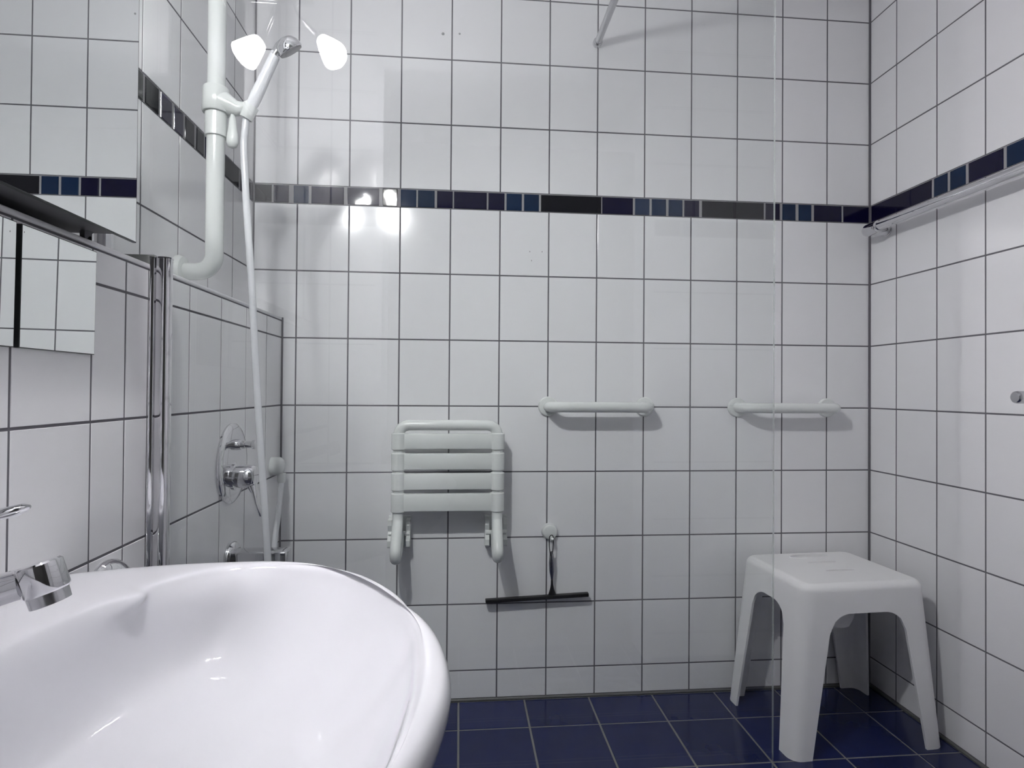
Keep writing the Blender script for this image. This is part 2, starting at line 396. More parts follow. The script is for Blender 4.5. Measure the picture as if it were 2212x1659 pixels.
# ------------------------------------------------------------------ washbasin
BC = Vector((-0.05, -1.26))
def half_to_loop(half):
    pts = [Vector((x, BC.y + d, 0)) for x, d in half] + [Vector((x, BC.y - d, 0)) for x, d in reversed(half[:-1]) if True][0:]
    return pts
outer_h = [(0.178, 0.0), (0.1705, 0.067), (0.153, 0.127), (0.124, 0.182), (0.085, 0.246), (0.039, 0.300), (-0.018, 0.342), (-0.078, 0.358), (-0.15, 0.357), (-0.219, 0.349), (-0.30, 0.328), (-0.3385, 0.302), (-0.3385, 0.20), (-0.3385, 0.10), (-0.3385, 0.0)]
inner_h = [(0.146, 0.0), (0.1425, 0.062), (0.134, 0.118), (0.110, 0.190), (0.079, 0.243), (0.040, 0.288), (-0.010, 0.318), (-0.074, 0.330), (-0.130, 0.322), (-0.168, 0.297), (-0.195, 0.258), (-0.193, 0.226), (-0.222, 0.188), (-0.238, 0.10), (-0.240, 0.0)]
def dense(half, n=5):
    ext = [(half[1][0], -half[1][1])] + list(half) + [(half[-2][0], -half[-2][1])]
    P = smooth_path([(x, d, 0) for x, d in ext], n)[n:-n]
    up = [(p.x, p.y) for p in P]
    return [Vector((x, BC.y + d)) for x, d in up] + [Vector((x, BC.y - d)) for x, d in reversed(up[1:-1])]
O = dense(outer_h); I = dense(inner_h)
inner2_h = [(0.146, 0.0), (0.1425, 0.062), (0.134, 0.118), (0.110, 0.190), (0.079, 0.243), (0.040, 0.288), (-0.010, 0.316), (-0.074, 0.325), (-0.130, 0.312), (-0.168, 0.285), (-0.196, 0.250), (-0.214, 0.215), (-0.228, 0.170), (-0.238, 0.09), (-0.240, 0.0)]
I2 = dense(inner2_h)
for v in O: v.x = max(v.x, -0.3385)
N = len(O)
def scaled(L, s, c): return [c + (v - c) * s for v in L]
def inset(L, d):
    out = []
    for i in range(len(L)):
        tg = (L[(i + 1) % N] - L[i - 1]).normalized(); nrm = Vector((-tg.y, tg.x))
        if nrm.dot(BC - L[i]) < 0: nrm = -nrm
        out.append(L[i] + nrm * d)
    return out
def mixl(A, B, f): return [a.lerp(b, f) for a, b in zip(A, B)]
def bowl(d, fb, ff):
    # steep towards the tap, shallow towards the front
    out = []
    for a, b, v in zip(inset(I2, d), bot, I2):
        q = min(1, max(0, (v.x + 0.17) / 0.17)); q = q * q * (3 - 2 * q)
        out.append(a.lerp(b, fb + (ff - fb) * q))
    return out
BB = Vector((-0.085, -1.26))
bot = [BB + Vector(((v.x - BB.x) * (0.36 if v.x > BB.x else 0.74), (v.y - BB.y) * 0.56)) for v in I2]
rz = H - 0.193
rings = [(scaled(O, 0.30, Vector((-0.12, -1.26))), rz - 0.175), (scaled(O, 0.62, Vector((-0.14, -1.26))), rz - 0.165), (scaled(O, 0.84, Vector((-0.17, -1.26))), rz - 0.120),
         (scaled(O, 0.95, Vector((-0.2, -1.26))), rz - 0.066), (inset(O, 0.003), rz - 0.030), (O, rz - 0.018), (inset(O, 0.0015), rz - 0.009), (inset(O, 0.0055), rz - 0.0025), (inset(O, 0.011), rz),
         (mixl(inset(O, 0.012), I, 0.55), rz - 0.0005), (inset(I, -0.007), rz - 0.0015), (inset(I, -0.002), rz - 0.0045), (inset(I, 0.002), rz - 0.0105), (mixl(inset(I, 0.005), inset(I2, 0.006), 0.6), rz - 0.020),
         (bowl(0.008, 0.01, 0.06), rz - 0.036), (bowl(0.010, 0.03, 0.17), rz - 0.060), (bowl(0.013, 0.08, 0.34), rz - 0.086), (bowl(0.015, 0.22, 0.56), rz - 0.107), (bowl(0.016, 0.55, 0.80), rz - 0.119), (bot, rz - 0.124),
         (scaled(bot, 0.55, BB), rz - 0.129), (scaled(bot, 0.12, BB), rz - 0.132)]
V = []; F = []
for L, z in rings:
    for v in L: V.append((max(v.x, -0.3385), v.y, z))
for r in range(len(rings) - 1):
    for k in range(N):
        k2 = (k + 1) % N; F.append((r * N + k, r * N + k2, (r + 1) * N + k2, (r + 1) * N + k))
F.append(tuple(range(N))); F.append(tuple(range((len(rings) - 1) * N, len(rings) * N)))
t = thing('washbasin', 'large white oval ceramic washbasin fixed under the chrome tap', 'washbasin', (XL, BC.y, rz - 0.19))
bo = put(mesh_obj('basin', V, F, M['ceramic'], None, True), t)
ss = bo.modifiers.new('smooth', 'SUBSURF'); ss.levels = 1; ss.render_levels = 2
dz = rz - 0.1305
d_ = put(lathe('drain', [(-0.004, 0.022), (0.001, 0.022), (0.002, 0.019), (0.0012, 0.014), (0.004, 0.012), (0.005, 0)], (BB.x, BB.y, dz), (0, 0, 1), M['chrome'], None, 24), t)

# tap on the basin's back ledge
t = thing('basin_tap', 'chrome single lever tap standing on the washbasin ledge', 'tap', (-0.287, BC.y, rz))
put(lathe('body', [(0, 0.027), (0.004, 0.027), (0.007, 0.0235), (0.075, 0.0215), (0.100, 0.0225), (0.112, 0.021), (0.118, 0.012), (0.119, 0)], (-0.287, BC.y, rz - 0.0005), (0, 0, 1), M['chrome'], None, 32), t)
sp = [(-0.275, H - 0.146), (-0.235, H - 0.130), (-0.195, H - 0.1165), (-0.160, H - 0.106)]
bm = bmesh.new(); RR = []
for i, (x, z) in enumerate(sp):
    f = i / 3; hw = 0.0175 - 0.002 * f; hh = 0.0145 - 0.0035 * f
    ring = []
    for k in range(20):
        an = 2 * PI * k / 20; c, s_ = math.cos(an), math.sin(an)
        ring.append(bm.verts.new((x - 0.3 * hh * s_, BC.y + hw * math.copysign(abs(c) ** 0.6, c), z + hh * math.copysign(abs(s_) ** 0.6, s_))))
    RR.append(ring)
for A, B in zip(RR, RR[1:]):
    for k in range(20): bm.faces.new((A[k], A[(k + 1) % 20], B[(k + 1) % 20], B[k]))
bm.faces.new(RR[0]); bm.faces.new(RR[-1])
put(bm_obj('spout', bm, M['chrome'], None, True, 50), t)
ax = Vector((0.32, 0, -0.95)).normalized()
hd = Vector((-0.155, BC.y, H - 0.092))
hd_o = put(lathe('spout_head', [(0, 0.015), (0.0015, 0.0165), (0.023, 0.0165), (0.0245, 0.0155)], hd, ax, M['chrome'], None, 32), t)
put(lathe('aerator', [(0, 0.0145), (0.009, 0.0142), (0.0095, 0.012), (0.0085, 0.0)], hd + ax * 0.0245, ax, M['satin'], None, 28), t)
bm = bmesh.new(); RR = []
for f in [0, .15, .35, .55, .75, .88, .96, 1.0]:
    x = -0.290 + f * 0.127; z = H - 0.071 + 0.012 * f + 0.012 * f * f
    hw = (0.016 * (1 - f) + 0.0115 * f) * (1 if f < .9 else (0.8 if f < .98 else 0.35)); hh = 0.009 * (1 - f) + 0.0042 * f
    if f > .98: hh *= 0.5
    RR.append([bm.verts.new((x, BC.y + hw * math.cos(2 * PI * k / 18), z + hh * math.sin(2 * PI * k / 18))) for k in range(18)])
for A, B in zip(RR, RR[1:]):
    for k in range(18): bm.faces.new((A[k], A[(k + 1) % 18], B[(k + 1) % 18], B[k]))
bm.faces.new(RR[0]); bm.faces.new(RR[-1])
put(bm_obj('lever', bm, M['chrome'], None, True, 60), t)

# domed chrome rosette low on the wall behind the basin
t = thing('wall_rosette', 'domed chrome wall rosette peeking up behind the washbasin', 'rosette', (XL, -0.845, H - 0.262))
put(lathe('cover', [(0, 0.055), (0.006, 0.055), (0.016, 0.048), (0.024, 0.034), (0.027, 0.018), (0.027, 0.012)], (XL, -0.845, H - 0.262), (1, 0, 0), M['chrome'], None, 32), t)
put(tube('nozzle', smooth_path([(XL + 0.02, -0.845, H - 0.262), (XL + 0.045, -0.845, H - 0.264), (XL + 0.06, -0.845, H - 0.275), (XL + 0.064, -0.845, H - 0.295)], 6), 0.010, M['chrome'], None, 16), t)

# ------------------------------------------------------------------ mirrors on the left
MX, CY1, CY0, CZ0, CZ1 = -0.2945, -0.860, -1.60, H + 0.2625, H + 0.665
t = thing('mirror_cabinet', 'mirror cabinet with grey underside standing over the tiled ledge', 'cabinet', (XU, (CY0 + CY1) / 2, CZ0))
put(box('cabinet_body', XU + 0.001, MX - 0.006, CY0 + 0.014, CY1 - 0.012, CZ0 + 0.009, CZ1, M['cabinet'], None, 0.002), t)
for ya, yb in ((CY0, -1.2315), (-1.2285, CY1)):
    dd = put(box('mirror_door', MX - 0.005, MX - 0.0003, ya, yb, CZ0, CZ1, M['mirror_edge']), t)
    f = box('mirror_face', MX - 0.0003, MX, ya + 0.0015, yb - 0.0015, CZ0 + 0.0015, CZ1 - 0.0015, M['mirror']); f.parent = dd
for yy, rr in ((-0.884, 0.0085), (-1.575, 0.0085)):
    put(lathe('support_foot', [(0, rr * 1.1), (0.001, rr), (0.0135, rr), (0.014, rr * 0.9)], (-0.349, yy, LEDGE), (0, 0, 1), M['chrome'], None, 20), t)
# mirror tiles glued to the ledge wall
for i, (ya, yb) in enumerate(((-1.0305, -0.889), (-1.180, -1.0385))):
    lab = ('square mirror tile under the ledge nearest the chrome profile', 'square mirror tile under the ledge at the left picture edge')[i]
    t = thing('mirror_tile', lab, 'mirror', (XL, (ya + yb) / 2, H + 0.0955), 'mirror tiles under the ledge')
    o = box('backing', 0.0, 0.006, ya - (ya + yb) / 2, yb - (ya + yb) / 2, 0, 0.146, M['mirror_edge'], t)
    f = box('mirror_face', 0.006, 0.0064, ya - (ya + yb) / 2 + 0.001, yb - (ya + yb) / 2 - 0.001, 0.001, 0.145, M['mirror'], t)
    t.rotation_euler = (0, 0.0095, 0); t.location.x += 0.0003

# ------------------------------------------------------------------ lamp above the basin
LY = -1.21
t = thing('spot_lamp', 'wall lamp with two lit white glass cones reflected in the shower glass', 'lamp', (XU, LY, H + 1.045))
put(lathe('wall_plate', [(0, 0.045), (0.012, 0.045), (0.018, 0.038), (0.02, 0)], (XU + 0.0005, LY, H + 1.045), (1, 0, 0), M['chrome'], None, 32), t)
put(box('added_glare_panel', XU + 0.0004, XU + 0.004, LY - 0.14, LY + 0.27, H + 0.70, H + 1.12, M['glare_panel'], None, 0.001), t)  # added panel, not part of the lamp: absorbs its hot spot and wall reflection
put(tube('arm', [(XU + 0.01, LY, H + 1.045), (-0.20, LY, H + 1.045)], 0.008, M['chrome'], None, 16), t)
for sx, cx, cz in ((-1, -0.3535, 0.917), (1, -0.163, 0.9285)):
    axv = (Vector((0.54, 0.38, -0.75)) if sx > 0 else Vector((-0.44, 0.40, -0.80))).normalized(); c = Vector((cx, LY, H + cz))
    nk = c - axv * 0.033
    jx = -0.269 - 0.02 * -sx
    put(tube('spot_arm', smooth_path([(jx, LY, H + 1.045), (jx + sx * 0.012, LY, H + 1.01), tuple(nk - axv * 0.012)], 5), 0.0055, M['chrome'], None, 12), t)
    put(lathe('socket', [(-0.016, 0.012), (-0.012, 0.016), (0.004, 0.0175), (0.005, 0.012)], nk, axv, M['chrome'], None, 24), t)
    bm = bmesh.new()
    prof = [(0, 0.0150), (0.007, 0.018), (0.025, 0.0238), (0.046, 0.029), (0.066, 0.0335), (0.065, 0.032), (0.046, 0.0272), (0.025, 0.022), (0.007, 0.0155), (0.005, 0.0)]
    add_lathe(bm, prof, nk, axv, 20)
    put(bm_obj('glass_shade', bm, M['opal' if sx > 0 else 'opal_inner'], None, True, 60), t)
    put(lathe('bulb', [(0.006, 0.005), (0.014, 0.0095), (0.030, 0.0105), (0.040, 0.008), (0.043, 0.0)], nk, axv, M['bulb' if sx > 0 else 'bulb_inner'], None, 12), t)

# ------------------------------------------------------------------ white vertical grab rail with slider
RX, RY, RR_ = -0.3515, -0.448, 0.0185
t = thing('vertical_grab_rail', 'white vertical grab rail on the left wall carrying the shower slider', 'grab rail', (XU, RY, H + 0.30))
zt = 2.28
path = round_path([(XU, RY, H + 0.301), (RX, RY, H + 0.301), (RX, RY, zt), (XU, RY, zt)], 0.055, 12)
put(tube('rail', path, RR_, M['nylon'], None, 24), t)
for z in (H + 0.301, zt):
    put(lathe('flange', [(0, 0.035), (0.007, 0.035), (0.0125, 0.031), (0.0145, 0.020)], (XU + 0.0003, RY, z), (1, 0, 0), M['nylon'], None, 32), t)
t = thing('shower_slider', 'white plastic shower holder clamped round the vertical rail', 'shower holder', (RX, RY, H + 0.60))
put(lathe('collar', [(0, 0.0265), (0.002, 0.028), (0.052, 0.027), (0.055, 0.0255)], (RX, RY, H + 0.647), (0, 0, 1), M['nylon'], None, 32), t)
put(lathe('sleeve', [(0, 0.0212), (0.001, 0.0222), (0.053, 0.0222)], (RX, RY, H + 0.595), (0, 0, 1), M['nylon'], None, 32), t)
bm = bmesh.new(); RRg = []
for x, z, hy, hz in ((RX + 0.008, H + 0.674, 0.026, 0.0265), (RX + 0.028, H + 0.668, 0.020, 0.024), (RX + 0.046, H + 0.660, 0.013, 0.016), (RX + 0.058, H + 0.662, 0.0115, 0.0125), (RX + 0.070, H + 0.668, 0.013, 0.013)):
    RRg.append([bm.verts.new((x, RY + hy * math.cos(2 * PI * k / 20), z + hz * math.sin(2 * PI * k / 20))) for k in range(20)])
for A, B in zip(RRg, RRg[1:]):
    for k in range(20): bm.faces.new((A[k], A[(k + 1) % 20], B[(k + 1) % 20], B[k]))
bm.faces.new(RRg[0]); bm.faces.new(RRg[-1])
put(bm_obj('holder_arm', bm, M['nylon'], None, True, 60), t)
# cup that grips the handle, open to the front right
hp0 = Vector((-0.2835, RY, H + 0.652)); hp1 = Vector((-0.2205, RY - 0.012, H + 0.785)); hax = (hp1 - hp0).normalized()
bm = bmesh.new(); seg = 20; rg = []
u = hax.cross(Vector((0, 1, 0))).normalized(); v = hax.cross(u)
for d_, ro in ((-0.014, 0.0135), (0.016, 0.0155)):
    for rr in (ro, ro - 0.004):
        rg.append([bm.verts.new(hp0 + hax * d_ + (u * math.cos(a_) + v * math.sin(a_)) * rr) for a_ in [math.radians(35 + 290 * k / seg) for k in range(seg + 1)]])
for k in range(seg):
    bm.faces.new((rg[0][k], rg[0][k + 1], rg[2][k + 1], rg[2][k])); bm.faces.new((rg[1][k], rg[1][k + 1], rg[3][k + 1], rg[3][k]))
    bm.faces.new((rg[0][k], rg[0][k + 1], rg[1][k + 1], rg[1][k])); bm.faces.new((rg[2][k], rg[2][k + 1], rg[3][k + 1], rg[3][k]))
for e in (0, seg): bm.faces.new((rg[0][e], rg[1][e], rg[3][e], rg[2][e]))
put(bm_obj('handle_cup', bm, M['nylon'], None, True, 50), t)
bm = bmesh.new(); RRg = []
for z, hx, hy in ((H + 0.645, 0.004, 0.006), (H + 0.635, 0.0075, 0.007), (H + 0.615, 0.0095, 0.008), (H + 0.596, 0.0125, 0.010), (H + 0.584, 0.0125, 0.010), (H + 0.576, 0.009, 0.008), (H + 0.573, 0.003, 0.003)):
    RRg.append([bm.verts.new((-0.3165 + hx * math.cos(2 * PI * k / 18), RY + hy * math.sin(2 * PI * k / 18), z)) for k in range(18)])
for A, B in zip(RRg, RRg[1:]):
    for k in range(18): bm.faces.new((A[k], A[(k + 1) % 18], B[(k + 1) % 18], B[k]))
bm.faces.new(RRg[0]); bm.faces.new(RRg[-1])
put(bm_obj('release_lever', bm, M['nylon'], None, True, 60), t)

# hand shower
t = thing('hand_shower', 'hand shower with white handle and round chrome head in the holder', 'hand shower', tuple(hp0))
hpath = [hp0 + hax * d for d in (-0.012, 0.0, 0.02, 0.023, 0.05, 0.09, 0.125, 0.142)]
put(tube('handle', hpath, [0.008, 0.0098, 0.0112, 0.0125, 0.0128, 0.0118, 0.0112, 0.0108], M['hose'], None, 20), t)
fax = Vector((0.50, 0.38, -0.78)).normalized(); hc = hp1 + Vector((0.022, 0, 0.012))
put(lathe('shower_head', [(-0.017, 0.0), (-0.0165, 0.010), (-0.013, 0.019), (-0.004, 0.026), (0.004, 0.0285), (0.010, 0.0285), (0.0115, 0.027)], hc, fax, M['chrome'], None, 36), t)
put(lathe('spray_face', [(0.010, 0.0262), (0.0135, 0.0255), (0.0145, 0.022), (0.0145, 0)], hc, fax, M['cabinet'], None, 36), t)
put(tube('neck', [hp0 + hax * 0.135, hp1 + Vector((0.006, 0, 0.008)), hc - fax * 0.006], [0.0110, 0.0115, 0.013], M['chrome'], None, 18), t)

# hose and its wall outlet
hz = lambda x, y, z: (x, y, z + H)
hpts = [tuple(hp0 - hax * 0.010), hz(-0.2900, -0.4475, 0.620), hz(-0.2930, -0.446, 0.575), hz(-0.2890, -0.447, 0.505), hz(-0.2848, -0.448, 0.4423), hz(-0.2709, -0.448, 0.2502), hz(-0.2612, -0.448, 0.0885), hz(-0.2507, -0.448, -0.0629), hz(-0.2392, -0.448, -0.2141), hz(-0.2320, -0.446, -0.330),
        hz(-0.228, -0.430, -0.50), hz(-0.235, -0.37, -0.625), hz(-0.262, -0.29, -0.64), hz(-0.290, -0.215, -0.55), hz(-0.3065, -0.16, -0.3831), hz(-0.3099, -0.12, -0.3059), hz(-0.3115, -0.10, -0.2592), hz(-0.312, -0.083, -0.216)]
t = thing('shower_hose', 'white shower hose hanging from the hand shower in a loop', 'hose', tuple(hp0 - hax * 0.02))
put(tube('hose', smooth_path(hpts, 8), 0.0076, M['hose'], None, 14), t)
t = thing('hose_outlet', 'white wall elbow feeding the shower hose near the corner', 'wall outlet', (XL, -0.080, H - 0.168))
put(lathe('elbow', [(0, 0.026), (0.012, 0.0265), (0.024, 0.0245), (0.031, 0.018), (0.034, 0.008), (0.0345, 0)], (XL + 0.0003, -0.080, H - 0.168), (1, 0, 0), M['nylon'], None, 32), t)
put(lathe('hose_nut', [(0, 0.0115), (0.020, 0.0115), (0.026, 0.0095)], (-0.313, -0.080, H - 0.188), (0, 0.02, -1), M['nylon'], None, 20), t)

# concealed shower mixer
my, mz = -0.372, H - 0.123
t = thing('shower_mixer', 'oval chrome shower mixer plate with lever and diverter knob', 'mixer', (XL, my, mz))
bm = bmesh.new(); RRg = []
def oval(xo, sy_, sz_, n=40): return [bm.verts.new((XL + xo, my + sy_ * math.cos(2 * PI * k / n), mz + sz_ * math.sin(2 * PI * k / n))) for k in range(n)]
for xo, sy_, sz_ in ((0.0003, 0.086, 0.092), (0.004, 0.086, 0.092), (0.008, 0.081, 0.087), (0.010, 0.068, 0.074), (0.0105, 0.045, 0.055)): RRg.append(oval(xo, sy_, sz_))
for A, B in zip(RRg, RRg[1:]):
    for k in range(40): bm.faces.new((A[k], A[(k + 1) % 40], B[(k + 1) % 40], B[k]))
bm.faces.new(RRg[0]); bm.faces.new(RRg[-1])
put(bm_obj('escutcheon', bm, M['chrome'], None, True, 40), t)
kn = put(lathe('diverter_knob', [(0, 0.013), (0.012, 0.012), (0.013, 0.009), (0.020, 0.009), (0.021, 0.0075), (0.034, 0.0075), (0.036, 0.0105), (0.042, 0.0105), (0.043, 0.009)], (XL + 0.010, my + 0.005, mz + 0.042), (1, 0, 0), M['chrome'], None, 28), t)
cp = put(lathe('mixer_cap', [(0, 0.032), (0.004, 0.032), (0.006, 0.026), (0.012, 0.027), (0.040, 0.0255), (0.046, 0.022), (0.048, 0.012), (0.048, 0)], (XL + 0.010, my, mz - 0.030), (1, 0, 0), M['chrome'], None, 36), t)
bm = bmesh.new(); RRg = []
for x, z, hy, th in ((XL + 0.030, mz - 0.028, 0.020, 0.016), (XL + 0.046, mz - 0.045, 0.017, 0.012), (XL + 0.054, mz - 0.068, 0.013, 0.0065), (XL + 0.060, mz - 0.095, 0.010, 0.004), (XL + 0.068, mz - 0.120, 0.008, 0.003), (XL + 0.069, mz - 0.123, 0.004, 0.0015)):
    RRg.append([bm.verts.new((x + th * math.sin(2 * PI * k / 18), my + hy * math.cos(2 * PI * k / 18), z + 0.3 * th * math.sin(2 * PI * k / 18))) for k in range(18)])
for A, B in zip(RRg, RRg[1:]):
    for k in range(18): bm.faces.new((A[k], A[(k + 1) % 18], B[(k + 1) % 18], B[k]))
bm.faces.new(RRg[0]); bm.faces.new(RRg[-1])
put(bm_obj('lever', bm, M['chrome'], None, True, 60), t)

# block-shaped chrome spout low on the wall
sy0 = -0.372
t = thing('wall_spout', 'chrome block shaped wall spout low beneath the shower mixer', 'spout', (XL, sy0, H - 0.345))
put(lathe('rosette', [(0, 0.038), (0.008, 0.038), (0.013, 0.035), (0.015, 0.022)], (XL + 0.0003, sy0, H - 0.340), (1, 0, 0), M['chrome'], None, 36), t)
put(box('spout_body', XL + 0.008, -0.208, sy0 - 0.022, sy0 + 0.022, H - 0.372, H - 0.322, M['chrome'], None, 0.005, 3, True), t)

# ------------------------------------------------------------------ fold-up shower seat
t = thing('folding_shower_seat', 'white slatted fold-up shower seat hinged to the back wall', 'shower seat', (0.15, 0, H - 0.44))
SY, lx, rx = -0.066, 0.0082, 0.2929
fr_r = 0.0155
pts = []
def leg(x):
    return [(x, SY, H - 0.30), (x, SY - 0.016, H - 0.345), (x, SY - 0.050, H - 0.385), (x, SY - 0.062, H - 0.408), (x, SY - 0.045, H - 0.424), (x, SY + 0.010, H - 0.400), (x, -0.030, H - 0.372)]
lp = smooth_path([(lx, SY, H - 0.12)] + leg(lx), 6)
path = list(reversed(lp)) + [Vector(q) for q in round_path([(lx, SY, H - 0.119), (lx, SY, H - 0.0535), (rx, SY, H - 0.0535), (rx, SY, H - 0.119)], 0.030, 10)] + smooth_path([(rx, SY, H - 0.12)] + leg(rx), 6)
put(tube('frame', path, fr_r, M['nylon'], None, 20), t)
for z1, z0 in ((-0.0757, -0.1247), (-0.1327, -0.1843), (-0.1896, -0.2413), (-0.2479, -0.3036)):
    bm = bmesh.new()
    add_box(bm, lx + 0.016, rx - 0.016, SY - 0.012, SY + 0.010, H + z0 + 0.0030, H + z1 - 0.0022, 0.003, 2)
    for x in (lx, rx):
        add_lathe(bm, [(0, 0.0175), (0.0025, 0.0205), (z1 - z0 - 0.0025, 0.0205), (z1 - z0, 0.0175)], (x, SY, H + z0), (0, 0, 1), 24)
    put(bm_obj('slat', bm, M['nylon'], None, True, 40), t)
for x in (lx, rx):
    for s in (-1, 1):
        # hourglass cheek plate
        poly = [(0.0, -0.332), (-0.034, -0.334), (-0.036, -0.350), (-0.030, -0.366), (-0.034, -0.380), (-0.046, -0.392), (-0.046, -0.408), (-0.036, -0.414), (0.0, -0.414)]
        x0 = x + s * 0.0265 - 0.006
        bm = bmesh.new(); A = [bm.verts.new((x0, yy, H + zz)) for yy, zz in poly]; B = [bm.verts.new((x0 + 0.012, yy, H + zz)) for yy, zz in poly]
        n = len(poly); bm.faces.new(A); bm.faces.new(list(reversed(B)))
        for i in range(n): bm.faces.new((A[i], B[i], B[(i + 1) % n], A[(i + 1) % n]))
        put(bm_obj('hinge_cheek', bm, M['nylon']), t)
    put(tube('hinge_pin', [(x - 0.030, -0.030, H - 0.374), (x + 0.030, -0.030, H - 0.374)], 0.007, M['nylon'], None, 14), t)
    put(box('hinge_plate', x - 0.033, x + 0.033, -0.008, -0.0002, H - 0.420, H - 0.326, M['nylon'], None, 0.002), t)

# ------------------------------------------------------------------ two grab bars on the back wall
for xa, xb, lab in ((0.4505, 0.7520, 'short white grab bar above the squeegee hook'), (1.0505, 1.3480, 'short white grab bar above the plastic stool')):
    z = H + 0.0005
    t = thing('grab_bar', lab, 'grab bar', ((xa + xb) / 2, 0, z), 'white grab bars on the back wall')
    put(tube('bar', round_path([(xa, -0.003, z), (xa, -0.066, z), (xb, -0.066, z), (xb, -0.003, z)], 0.034, 10), 0.0158, M['nylon'], None, 20), t)
    for x in (xa, xb):
        put(lathe('flange', [(0, 0.0300), (0.005, 0.0300), (0.0085, 0.027), (0.010, 0.016)], (x, -0.0003, z), (0, -1, 0), M['nylon'], None, 32), t)

# ------------------------------------------------------------------ hook and squeegee
hx, hzz = 0.4583, H - 0.3798
t = thing('suction_hook', 'round white suction hook holding the squeegee', 'hook', (hx, 0, hzz))
put(lathe('suction_pad', [(0, 0.0255), (0.0015, 0.025), (0.006, 0.021), (0.008, 0.016)], (hx, -0.0003, hzz), (0, -1, 0), M['clear'], None, 32), t)
put(lathe('hook_disc', [(0.005, 0.0215), (0.013, 0.022), (0.0155, 0.0205), (0.0165, 0.018), (0.0165, 0)], (hx, 0, hzz), (0, -1, 0), M['nylon'], None, 32), t)
put(tube('hook_peg', smooth_path([(hx + 0.003, -0.014, hzz - 0.012), (hx + 0.003, -0.022, hzz - 0.018), (hx + 0.003, -0.030, hzz - 0.020), (hx + 0.003, -0.036, hzz - 0.014)], 5), 0.0042, M['nylon'], None, 12), t)
t = thing('squeegee', 'black bladed shower squeegee hanging from the suction hook', 'squeegee', (0.46, -0.024, H - 0.58))
c0 = Vector((0.4600, -0.026, H - 0.3945)); c1 = Vector((0.4642, -0.022, H - 0.566))
hd = (c1 - c0).normalized(); pw = Vector((1, 0, 0.02))
# wire loop
lp = [c0 + Vector((-0.0055, 0, 0.004)), c0 + Vector((-0.006, 0, -0.02)), c0 + Vector((-0.0035, -0.001, -0.045)), c0 + Vector((0.0, -0.001, -0.058)), c0 + Vector((0.004, -0.001, -0.045)), c0 + Vector((0.0062, 0, -0.02)), c0 + Vector((0.0055, 0, 0.004)), c0 + Vector((0, 0, 0.0085)), c0 + Vector((-0.0055, 0, 0.004))]
put(tube('hanging_loop', smooth_path(lp, 6), 0.0013, M['rubber'], None, 8, False), t)
bm = bmesh.new(); RRg = []
for d, hw, th in ((0.040, 0.0025, 0.003), (0.050, 0.0060, 0.004), (0.075, 0.0085, 0.005), (0.100, 0.0075, 0.005), (0.118, 0.0045, 0.0045), (0.128, 0.0032, 0.004)):
    p = c0 + hd * d; RRg.append([bm.verts.new(p + pw * (hw * math.cos(2 * PI * k / 16)) + Vector((0, th * math.sin(2 * PI * k / 16), 0))) for k in range(16)])
for A, B in zip(RRg, RRg[1:]):
    for k in range(16): bm.faces.new((A[k], A[(k + 1) % 16], B[(k + 1) % 16], B[k]))
bm.faces.new(RRg[0]); bm.faces.new(RRg[-1])
put(bm_obj('handle', bm, M['steel'], None, True, 60), t)
bm = bmesh.new(); RRg = []
for d, hw, th in ((0.122, 0.0030, 0.0042), (0.140, 0.0038, 0.0042), (0.152, 0.0058, 0.0045), (0.162, 0.0090, 0.005), (0.172, 0.0125, 0.0055)):
    p = c0 + hd * d; RRg.append([bm.verts.new(p + pw * (hw * math.cos(2 * PI * k / 16)) + Vector((0, th * math.sin(2 * PI * k / 16), 0))) for k in range(16)])
for A, B in zip(RRg, RRg[1:]):
    for k in range(16): bm.faces.new((A[k], A[(k + 1) % 16], B[(k + 1) % 16], B[k]))
bm.faces.new(RRg[0]); bm.faces.new(RRg[-1])
put(bm_obj('neck', bm, M['rubber'], None, True, 60), t)
bl = box('blade_holder', -0.156, 0.156, -0.008, 0.008, -0.0055, 0.0055, M['rubber'], None, 0.002, 2)
bl.location = (0.4195, -0.022, H - 0.5735); bl.rotation_euler = (0, -0.041, 0)
bl.parent = t; bl.matrix_parent_inverse = Matrix.Translation(-t.location)
bb = box('rubber_lip', -0.156, 0.156, 0.008, 0.016, -0.0012, 0.0012, M['rubber']); bb.parent = bl

# ------------------------------------------------------------------ chrome rail and peg on the right wall
t = thing('towel_rail', 'long chrome rail on the right wall below the blue border', 'rail', (XR, -0.09, H + 0.545))
qx, qz = 1.444, H + 0.556
put(tube('rail', [(qx, -0.055, qz), (qx, -1.25, qz)], 0.0142, M['chrome'], None, 28), t)
for yy in (-0.078, -1.225):
    sgn = 1 if yy > -0.5 else -1
    put(lathe('end_cap', [(-0.030, 0.0), (-0.029, 0.010), (-0.024, 0.0165), (-0.016, 0.0190), (0.030, 0.0190), (0.032, 0.0165)], (qx, yy + sgn * 0.0, qz - 0.002), (0, -sgn, 0), M['chrome'], None, 32), t)
    put(tube('bracket', [(qx, yy, qz - 0.003), (XR - 0.001, yy, qz - 0.003)], 0.0175, M['chrome'], None, 24), t)
    put(lathe('flange', [(0, 0.0195), (0.003, 0.0195), (0.004, 0.017)], (XR - 0.0003, yy, qz - 0.003), (-1, 0, 0), M['chrome'], None, 32), t)
t = thing('wall_peg', 'stubby chrome peg on the right wall at the picture edge', 'peg', (XR, -0.556, H + 0.0422))
put(lathe('peg', [(0.004, 0.0140), (0.060, 0.0143), (0.064, 0.0135), (0.0665, 0.011), (0.067, 0)], (XR, -0.556, H + 0.0422), (-1, 0, 0), M['satin'], None, 32), t)
